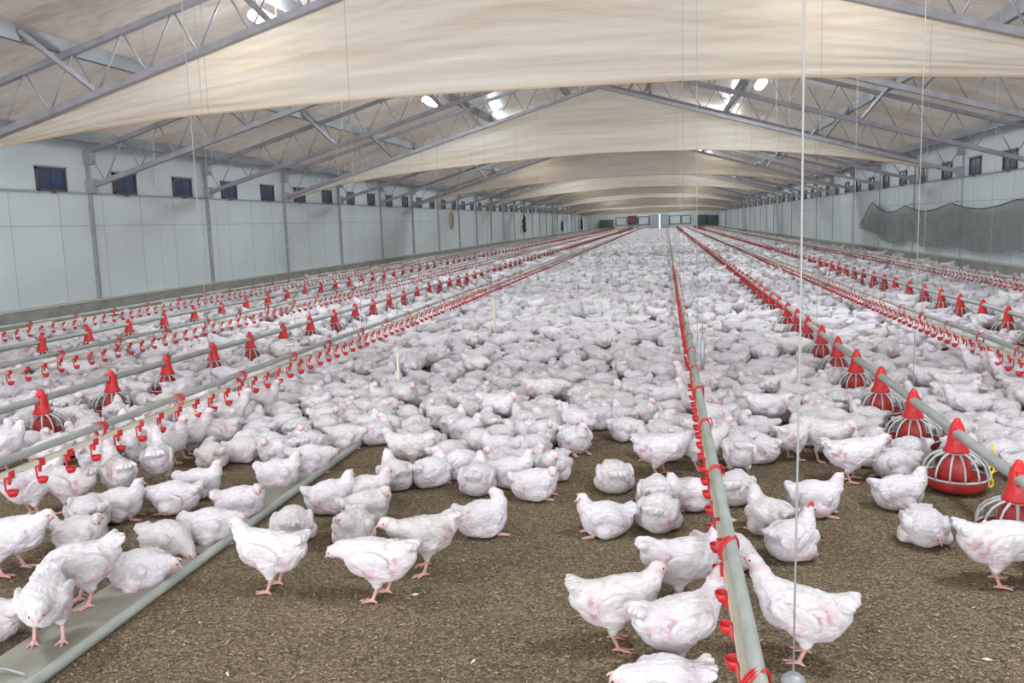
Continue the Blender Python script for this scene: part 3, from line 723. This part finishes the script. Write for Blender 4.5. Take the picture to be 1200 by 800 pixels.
D_R2 = drinker_line(2.47, 4.9, 'drinker line with red cups between the two right feed tubes', -1)
D_R3 = drinker_line(4.95, 11.0, 'drinker line closest to the right wall', -1)

# cords that carry the lines, from the roof down
def cord(x, y, zb, lab, grp=None, r=.0024, x_top=None, y_top=None):
    xt = x if x_top is None else x_top; yt = y if y_top is None else y_top
    c_ = MB(); zt = z_roof(xt) - .04; c_.tube([(0, 0, zb), ((xt - x) * .5, (yt - y) * .5, (zb + zt) / 2), (xt - x, yt - y, zt)], r, 6)
    return tag(c_.build('hanging_cord', M['cord'], None, (x, y, 0)), lab, 'cord', grp)
e = empty('weighted_cord', (.335, 2.3, 0), 'long grey cord in the foreground with a small round weight at its end', 'cord')
c_ = MB(); c_.tube([(0, 0, .16), (.005, 0, 1.2), (0, .0, 2.6), (-.01, 0, z_roof(.335) - .04)], .0027, 8); c_.build('cord', M['cord'], e)
c_ = MB(); c_.lathe([(.001, .162), (.02, .160), (.031, .15), (.034, .142), (.031, .130), (.012, .124), (.001, .124)], 20); c_.build('weight', M['galv'], e)
spec = [(-2.97, 5.2, .40, 'thin cord down to the nearest left drinker line, left of the long pale cord'), (-2.95, 8.05, .40, 'long pale cord crossing the big curtain left of the centre'), (1.42, 5.3, .33, 'pale cord down to the right feeder line, right of the foreground cord'),
        (.23, 6.6, .42, 'thin cord down to the middle drinker line')]
for x, y, z, lab in spec: cord(x, y, z, lab)
c_ = MB(); c_.tube([(0, 0, .36), (0, 0, .58)], .013, 8); c_.tube([(0, 0, .58), (0, 0, .80)], .004, 6)
tag(c_.build('regulator_tube', M['galv'], None, (.245, 6.0, 0)), 'slim grey upright regulator tube beside the middle drinker line', 'tube')
c_ = MB(); c_.tube([(0, 0, .0), (0, 0, .44)], .011, 8)
tag(c_.build('regulator_tube', M['cream'], None, (-2.05, 6.35, 0)), 'short pale upright tube among the birds at left', 'tube')
c_ = MB(); c_.tube([(0, 0, .0), (0, 0, .56)], .014, 8)
tag(c_.build('regulator_tube', M['cream'], None, (-1.95, 9.7, 0)), 'short pale upright tube standing above the flock left of centre', 'tube')
for x, ys_ in ((-4.22, (7.6, 11.2, 15, 19)), (-6.56, (10.5, 14.5, 18.5)), (-2.97, (11.3, 14.4, 17.5, 20.6)), (.19, (9.8, 13, 16.2, 19.4, 22.6)), (1.42, (8.6, 11.9, 15.2, 18.5)), (2.47, (9, 12.2, 15.4, 18.6)), (3.58, (10.5, 14.5, 18)), (-5.2, (9.5, 13.5, 17.5)), (4.95, (13, 18))):
    for j, y in enumerate(ys_): cord(x, y, .39, 'thin pale cord holding up one of the feed and water lines further back', 'thin cords farther back', .002)
# floor strip with a rounded edge, lying along the house
e = empty('floor_divider', (-2.0, 0, 0), 'flat grey metal strip with a round edge lying along the litter at left', 'divider')
a = MB(); a.box(-.19, .03, .8, 8.5, 0, .024); a.build('flat_strip', M['plank'], e)
a = MB(); a.tube([(.045, y, .021) for y in np.arange(.8, 8.6, .7)], .020, 12); a.build('round_edge', M['tube'], e)
# a small wire hoop near the strip's front end
a = MB(); a.tube([(.0, 0, .035), (-.09, .015, .04), (-.16, 0, .035), (-.2, -.08, .032)], .004, 5); tag(a.build('wire_hook', M['galv'], None, (-2.0, 2.25, 0)), 'thin bent wire lying on the metal strip at the bottom left', 'wire')
# ------------------------------------------------------------------ shavings on the litter
def shavings():
    r = np.random.default_rng(11); n = 26000
    y = 1.6 + (r.random(n) ** 1.5) * 5.5; x = r.uniform(-.95, .75, n) * (y * .78 + .4) - .18 * y
    z = r.uniform(.001, .006, n); a = r.uniform(0, PI, n); L = r.uniform(.003, .009, n); W = r.uniform(.0015, .0035, n); tl = r.uniform(-.5, .5, n) * L
    c, s = np.cos(a), np.sin(a)
    P = []
    for i, j in ((-1, -1), (1, -1), (1, 1), (-1, 1)): P.append(np.stack([x + c * L * i - s * W * j, y + s * L * i + c * W * j, z + .003 + tl * i * .5], 1))
    V = np.stack(P, 1).reshape(-1, 3); F = np.arange(4 * n).reshape(n, 4)
    base = np.array(((.42, .35, .24), (.24, .18, .11), (.13, .095, .06), (.33, .26, .17)))[r.choice(4, n, p=(.16, .34, .25, .25))] * r.uniform(.8, 1.2, (n, 1))
    tag(obj('wood_shavings', mesh_from('wood_shavings', V, F, np.repeat(base, 4, 0), M['shaving'], False)), 'brown and pale wood shavings covering the litter floor', 'litter', kind='stuff')
shavings()
f = MB(); f.tube([(-.016, 0, .006), (0, .004, .009), (.016, 0, .006)], [.001, .005, .001], 6); 
for x, y in ((-.62, 2.55), (-1.38, 2.38), (.98, 2.75), (-.95, 3.02)):
    o = obj('loose_feather', f.mesh('loose_feather', M['cream']) if 'FM' not in globals() else FM, None, (x, y, 0), x * 3); FM = o.data
    tag(o, 'small white loose feather lying on the bare litter in the foreground', 'feather', 'loose feathers on the litter')

# ------------------------------------------------------------------ the flock
random.seed(7)
R10 = math.radians(10)
BM = {}
for i, nm in enumerate(POSES):
    for sd in ((0, 1) if nm in ('sit_up', 'sit_low', 'sit_right', 'tucked', 'sit_back') else (0,)):
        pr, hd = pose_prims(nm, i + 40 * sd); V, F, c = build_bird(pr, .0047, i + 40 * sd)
        BM[nm, sd] = (mesh_from('chicken', V, F, c, M['bird']), hd)
eye = MB(); eye.lathe([(.0001, -.0042), (.003, -.003), (.0042, 0), (.003, .003), (.0001, .0042)], 8); EYE = eye.mesh('eye', M['eye'])
cb = MB()
vs = [(-.014, -.003, -.002), (-.014, .003, -.002), (.016, -.0028, -.004), (.016, .0028, -.004)]
prof = [(-.017, -.002), (-.014, .004), (-.008, .0085), (-.003, .006), (.003, .010), (.008, .006), (.013, .0075), (.019, -.003)]
vv = [(x, .0028 * (1 if z < 0 else .6), z) for x, z in prof] + [(x, -.0028 * (1 if z < 0 else .6), z) for x, z in prof]; n = len(prof)
cb.add(vv, [tuple(range(n))[::-1], tuple(range(n, 2 * n))] + [(i, (i + 1) % n, n + (i + 1) % n, n + i) for i in range(n)]); COMB = cb.mesh('comb', M['comb']); REDCOMB = cb.mesh('comb', M['redcomb'])
def chicken(nm, sd, x, y, deg, lab, grp=None, faces=False, sc_=1., z=0., combs=.75):
    me, (H, D, U, S) = BM[nm, sd if (nm, sd) in BM else 0]
    o = obj('chicken', me, None, (x, y, z), math.radians(deg)); o.scale = (sc_, sc_, sc_ * random.uniform(.97, 1.03))
    tag(o, lab, 'chicken', grp)
    if faces:
        for s in (-1, 1):
            q = obj('eye', EYE, o); q.location = H + D * .0165 + S * (s * .0212) + U * .005
        R = Matrix((D, S, U)).transposed().to_4x4(); q = obj('comb', REDCOMB if combs > 1 else COMB, o); q.matrix_local = Matrix.Translation(H + D * .010 + U * .0225) @ R @ Matrix.Scale(combs, 4)
    return o
# the birds of the foreground, one by one: pose, shape, x, y, heading, what singles it out
HAND = [
 ('stand_low', 0, -2.09, 2.47, -62, 'white chicken standing on the metal strip at the lower left, facing the camera'),
 ('sit_low', 0, -2.36, 2.50, 200, 'white chicken cut off by the left picture edge behind the standing one'),
 ('stand_peck', 0, -2.17, 2.76, 235, 'white chicken with hidden head standing on the metal strip, second from the bottom left'),
 ('sit_low', 1, -2.08, 2.98, 0, 'white chicken crouching on the metal strip, head stretched right over its round edge'),
 ('stand_up', 0, -1.53, 3.02, 176, 'white chicken standing on bare litter right of the strip, facing left, head up'),
 ('stand_low', 0, -1.08, 2.99, 176, 'white chicken standing in the bare foreground facing left with its head lowered'),
 ('walk', 0, -.98, 3.26, 222, 'white chicken standing right behind the lowered-head bird, turned toward the camera'),
 ('sit_back', 0, -.83, 3.69, 22, 'lone white chicken sitting left of centre on bare litter, neck up, looking back left'),
 ('sit_up', 0, -.27, 3.74, 192, 'lone white chicken sitting in the middle of the bare litter, head up at left'),
 ('stand_up', 0, -.17, 2.72, 14, 'white chicken at the bottom, standing facing right behind the one stretching to the cups'),
 ('stand_drink', 0, .03, 2.60, 28, 'white chicken at the bottom stretching its neck right up to the red cups'),
 ('sit_low', 0, .0, 2.36, 190, 'white chicken cut by the bottom picture edge, head at its left'),
 ('stand_drink', 0, .42, 2.70, 158, 'large white chicken right of the middle drinker line, neck stretched up left to it'),
 ('stand_drink', 0, .05, 3.08, 8, 'white chicken drinking left of the middle drinker line, its tail at the left'),
 ('lying', 0, .22, 3.40, -12, 'white chicken lying low beneath the middle drinker line, head out on the right'),
 ('sit_up', 1, .50, 3.55, 42, 'white chicken with a red comb sitting right of the drinker line, one pink leg out'),
 ('sit_up', 0, .45, 3.82, 128, 'small white chicken sitting turned away right of the drinker line, head at left'),
 ('sit_up', 1, .68, 4.10, -8, 'white chicken sitting facing right behind the foreground cord'),
 ('sit_up', 0, 1.08, 4.22, 6, 'white chicken sitting in front of the big red pan facing right'),
 ('tucked', 0, 1.07, 3.76, 262, 'fluffy white ball of a chicken on bare litter at right, head tucked in front'),
 ('stand_low', 0, 1.22, 3.36, 6, 'white chicken standing at the right picture edge pecking under a red pan'),
 ('walk', 0, .96, 4.64, 10, 'white chicken standing facing right behind the ones by the big red pan'),
 ('sit_low', 1, 1.19, 4.72, 195, 'white chicken sitting behind the one in front of the big red pan'),
 ('sit_low', 0, .33, 4.24, 75, 'white chicken seen from behind right of the middle drinker line, nearer one'),
 ('stand_low', 0, .38, 4.66, 95, 'large white chicken seen from behind beside the middle drinker line'),
 ('sit_right', 1, .12, 4.13, 195, 'white chicken sitting left of the middle drinker line facing left, head low'),
 ('walk', 0, -.03, 4.66, 10, 'white chicken left of the middle drinker line reaching right toward the cups'),
 ('tucked', 1, -.04, 3.83, 80, 'white chicken seen from its fluffy rump, nearest of the clump left of the drinker line'),
 ('sit_low', 0, -.05, 4.13, 86, 'white chicken lying turned away amid the clump left of the middle drinker line'),
 ('tucked', 0, -.27, 4.38, 100, 'ruffled white chicken at the left of the clump beside the drinker line'),
 ('sit_up', 1, -.98, 4.28, 92, 'white chicken sitting with its tail to the camera and its neck straight up'),
 ('sit_right', 0, -.67, 4.22, 12, 'white chicken sitting side-on with pink rump, right of the one showing its tail'),
 ('sit_up', 0, -.83, 4.42, 8, 'white chicken resting behind the side-on one with the pink rump, head at right'),
 ('sit_up', 0, -1.44, 4.33, 130, 'white chicken sitting turned away with its head at left, left of the bare patch'),
 ('sit_back', 1, -1.26, 4.40, 60, 'white chicken sitting with pink flank right of the turned-away pair'),
 ('sit_right', 1, -1.38, 3.53, 285, 'round white chicken sitting facing the camera, head turned right, front of its group'),
 ('sit_right', 0, -1.42, 3.78, 40, 'white chicken sitting just behind the round one that faces the camera'),
 ('sit_up', 1, -1.50, 4.04, 8, 'white chicken of the left group sitting with its head out on the right'),
 ('tucked', 1, -1.67, 3.52, 110, 'white fluffy chicken rounded like a ball beside the metal strip, head hidden'),
 ('sit_up', 0, -1.66, 3.93, 30, 'white chicken sitting between the ball-shaped bird and the left group'),
 ('lying', 0, -2.16, 3.30, -5, 'big white chicken lying across the metal strip, pink face at lower right'),
 ('sit_low', 1, -2.06, 3.48, 12, 'white chicken lying on the strip behind the biggest one'),
 ('sit_right', 0, -2.07, 3.80, 18, 'white chicken sitting on the strip with pink face at right and its foot showing'),
 ('sit_low', 0, -2.45, 3.86, 190, 'long white chicken lying left of the strip with its head at left'),
 ('sit_up', 1, -2.46, 4.10, 10, 'white chicken with reddish face sitting behind the long one lying left'),
 ('sit_up', 0, -2.68, 3.72, 20, 'white chicken sitting left of the strip with its small head up at right'),
 ('sit_right', 1, -2.60, 3.33, 16, 'white chicken sitting with its head turned right, in the middle of the left litter'),
 ('sit_low', 0, -2.74, 3.58, 150, 'white chicken behind the middle one of the left litter'),
 ('walk', 0, -2.72, 3.06, 22, 'white chicken standing near the left picture edge with pink leg and head at right'),
 ('stand_low', 0, -3.02, 3.82, 178, 'white chicken with pointed tail right, standing facing left under the nearest left drinker line'),
 ('stand_drink', 0, -3.16, 3.74, 65, 'white chicken reaching its neck up to the leftmost red cups'),
 ('stand_drink', 0, -2.86, 4.00, 140, 'white chicken with pink flank standing under the left drinker line, drinking'),
 ('stand_drink', 0, -2.80, 4.26, 120, 'tall white chicken with its neck straight up at the left drinker line'),
 ('sit_low', 1, -2.05, 4.60, 15, 'white chicken sitting on the far part of the visible metal strip, tail at left'),
 ('sit_low', 0, -2.04, 5.15, 5, 'white chicken resting where the metal strip vanishes under the flock'),
 ('sit_up', 1, -2.10, 4.30, 10, 'white chicken sitting beside the strip behind the pink-faced pair'),
]
placed = []
for nm, sd, x, y, deg, lab in HAND:
    z = .024 if (-2.22 < x < -1.95) and nm.startswith('st') else 0
    chicken(nm, sd, x, y, deg, lab, None, True, .92 if nm[0] in 'sw' and not nm.startswith('sit') else .90, z, 2.0 if 'red comb' in lab else .75); placed.append((x, y))
# the rest of the flock: dart throwing with a minimum distance, kept off the bare litter and the pans
BARE = [(-4.3, 0), (-4.25, 4.32), (-3.5, 4.45), (-2.44, 4.62), (-1.95, 5.15), (-1.75, 5.3), (-1.42, 4.45), (-1.23, 4.54), (-.6, 4.55), (-.45, 5.3), (-.17, 5.35), (-.05, 4.75), (.44, 4.85), (.55, 4.86), (1.0, 4.88), (1.22, 4.85), (1.72, 5.0), (1.76, 4.1), (2.2, 3.6), (2.6, 0)]
bx, by = zip(*BARE)
def allowed(x, y):
    if bx[0] < x < bx[-1] and y < np.interp(x, bx, by): return False
    for fx in (1.42, -4.22, -6.56, 3.58):
        if abs(x - fx) < .26:
            i0 = {1.42: 1.46, -4.22: 2.86, -6.56: 5.05, 3.58: 5.32}[fx]; dy = (y - i0 + .3825) % .765 - .3825
            if (x - fx) ** 2 + dy * dy < .25 ** 2: return False
    for gx, gy, gr in ((-.28, 5.25, .16), (.95, 8.3, .22), (-1.5, 7.9, .14), (-.75, 6.1, .13), (.62, 6.3, .12), (1.0, 5.35, .1), (-1.62, 4.9, .16), (.75, 12.0, .3), (-1.0, 6.9, .12), (2.2, 9.5, .25)):
        if (x - gx) ** 2 + (y - gy) ** 2 < gr * gr: return False
    return True
def darts(y0, y1, dmin, tries, seen=None, weight=None):
    r = np.random.default_rng(int(y0 * 10) + 1); cell = dmin; grid = {}
    def put(x, y): grid.setdefault((int(x // cell), int(y // cell)), []).append((x, y))
    for x, y in (seen or []): put(x, y)
    out = []; d2 = dmin * dmin; n = int((XR - XL) * (y1 - y0) * tries); xs = r.uniform(XL + 1.3, XR - .45, n); ys = r.uniform(y0, y1, n)
    for x, y in zip(xs, ys):
        i, j = int(x // cell), int(y // cell); ok = True
        for a in (-1, 0, 1):
            for b in (-1, 0, 1):
                for p in grid.get((i + a, j + b), ()):
                    if (p[0] - x) ** 2 + (p[1] - y) ** 2 < d2: ok = False; break
                if not ok: break
            if not ok: break
        if ok and allowed(x, y): put(x, y); out.append((float(x), float(y)))
    return out
def to_px(x, y, z=.08):
    p = Vector((x, y, z - 1.4)); d = p.dot(_F); return 600 + CF * p.dot(_R2) / d, 400 - CF * p.dot(_U2) / d, d
nearp = [p for p in darts(2.6, 15, .176, 150, placed)]
inview = []
margin = []
for x, y in nearp:
    u, v, d = to_px(x, y)
    if d > 0 and -15 < u < 1215 and v < 830: inview.append((d, x, y))
    elif d > 0 and -260 < u < 1460: margin.append((x, y))
inview.sort(); NIND = 300 - len(HAND)
lanes = [(-4.22, 'beyond the left feeder line'), (-2.97, 'beside the left drinker line'), (-1.4, 'left in the wide lane'), (.19, 'in the wide middle lane'), (1.42, 'left of the right feeder line'), (2.47, 'right of the right feeder line'), (99, 'near the right drinker line')]
dirs = ['facing right', 'turned away', 'facing left', 'facing the camera']
descr = {'sit_up': 'sitting, head up', 'sit_low': 'sitting, head low', 'sit_left': 'sitting, head turned', 'sit_right': 'sitting looking sideways', 'sit_back': 'sitting looking back', 'tucked': 'huddled, head tucked', 'lying': 'lying flat', 'stand_up': 'standing, head up', 'stand_low': 'standing, head low', 'walk': 'standing mid-step', 'stand_drink': 'standing, neck stretched up', 'stand_peck': 'standing bent down'}
pool = ['sit_up'] * 4 + ['sit_low'] * 6 + ['sit_left'] * 2 + ['sit_right'] * 4 + ['sit_back'] * 3 + ['tucked'] * 5 + ['lying'] * 3 + ['stand_up'] + ['stand_low'] + ['walk']
counts = {}; todo = []
for d, x, y in inview[:NIND]:
    dl = [l for l in (.19, -2.97, 2.47) if abs(x - l) < .22]
    if dl and random.random() < .4:
        nm = 'stand_drink'; deg = (0 if x < dl[0] else 180) + random.uniform(-40, 40)
    else: nm = random.choice(pool); deg = random.uniform(0, 360)
    lane = [t for l, t in lanes if x < l][0]; q = dirs[int(((deg - 10 + 45) % 360) // 90)]
    row = ['front row', 'second row', 'third row', 'fourth row', 'fifth row', 'sixth row', 'seventh row', 'eighth row', 'rows behind'][min(8, max(0, int((d - 4.1) / .27)))]
    lab = 'chicken %s, %s, %s, %s' % (descr[nm], q, lane, row)
    counts[lab] = counts.get(lab, 0) + 1; todo.append((nm, random.randint(0, 1), x, y, deg, lab))
for nm, sd, x, y, deg, lab in todo:
    chicken(nm, sd, x, y, deg, lab, None if counts[lab] == 1 else 'flock: ' + lab, False, random.uniform(.84, .96))
# everything beyond the nearest three hundred: one mass of birds
LOD = {}
for lv, vox, names in ((1, .0128, ['sit_up', 'sit_low', 'sit_right', 'tucked', 'sit_back', 'tucked', 'stand_low', 'sit_left', 'lying', 'tucked']), (2, .0265, ['sit_up', 'sit_low', 'tucked', 'sit_right', 'stand_up', 'tucked', 'sit_back']), (3, .050, ['sit_up', 'sit_low', 'tucked'])):
    LOD[lv] = []
    for i, nm in enumerate(names):
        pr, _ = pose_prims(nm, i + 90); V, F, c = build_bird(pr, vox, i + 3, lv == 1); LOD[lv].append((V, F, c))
rest = [(x, y) for d, x, y in inview[NIND:]] + margin
mid = darts(15, 36, .19, 70, [p for p in nearp if p[1] > 14.5]); far = darts(36, Y1 - 2.5, .275, 20)
VV, FF, CC, off = [], [], [], 0
rg = np.random.default_rng(21)
for lv, pts in ((1, rest), (2, mid), (3, far)):
    for x, y in pts:
        u, v, d = to_px(x, y)
        if u < -260 or u > 1460: continue
        L_ = lv if y < 15 or lv > 1 else 1
        if lv == 1 and d > 11: L_ = 2
        V, F, c = LOD[L_][rg.integers(len(LOD[L_]))]; a = rg.uniform(0, 2 * PI); s = rg.uniform(.84, .97) if y < 40 else rg.uniform(.9, 1.05); ca, sa = math.cos(a) * s, math.sin(a) * s
        P = np.empty_like(V, np.float32); P[:, 0] = V[:, 0] * ca - V[:, 1] * sa + x; P[:, 1] = V[:, 0] * sa + V[:, 1] * ca + y; P[:, 2] = V[:, 2] * s
        VV.append(P); FF.append(F + off); off += len(V); t_ = rg.uniform(.80, 1.06)
        CC.append((c * np.array((t_, t_ * rg.uniform(.98, 1.01), t_ * rg.uniform(.96, 1.03)))).astype(np.float32))
fm = mesh_from('flock', np.concatenate(VV), np.concatenate(FF), np.clip(np.concatenate(CC), 0, 1), M['bird'])
VV = FF = CC = None
tag(obj('distant_flock', fm), 'packed mass of white chickens filling the house from mid distance to the far end', 'flock', kind='stuff')
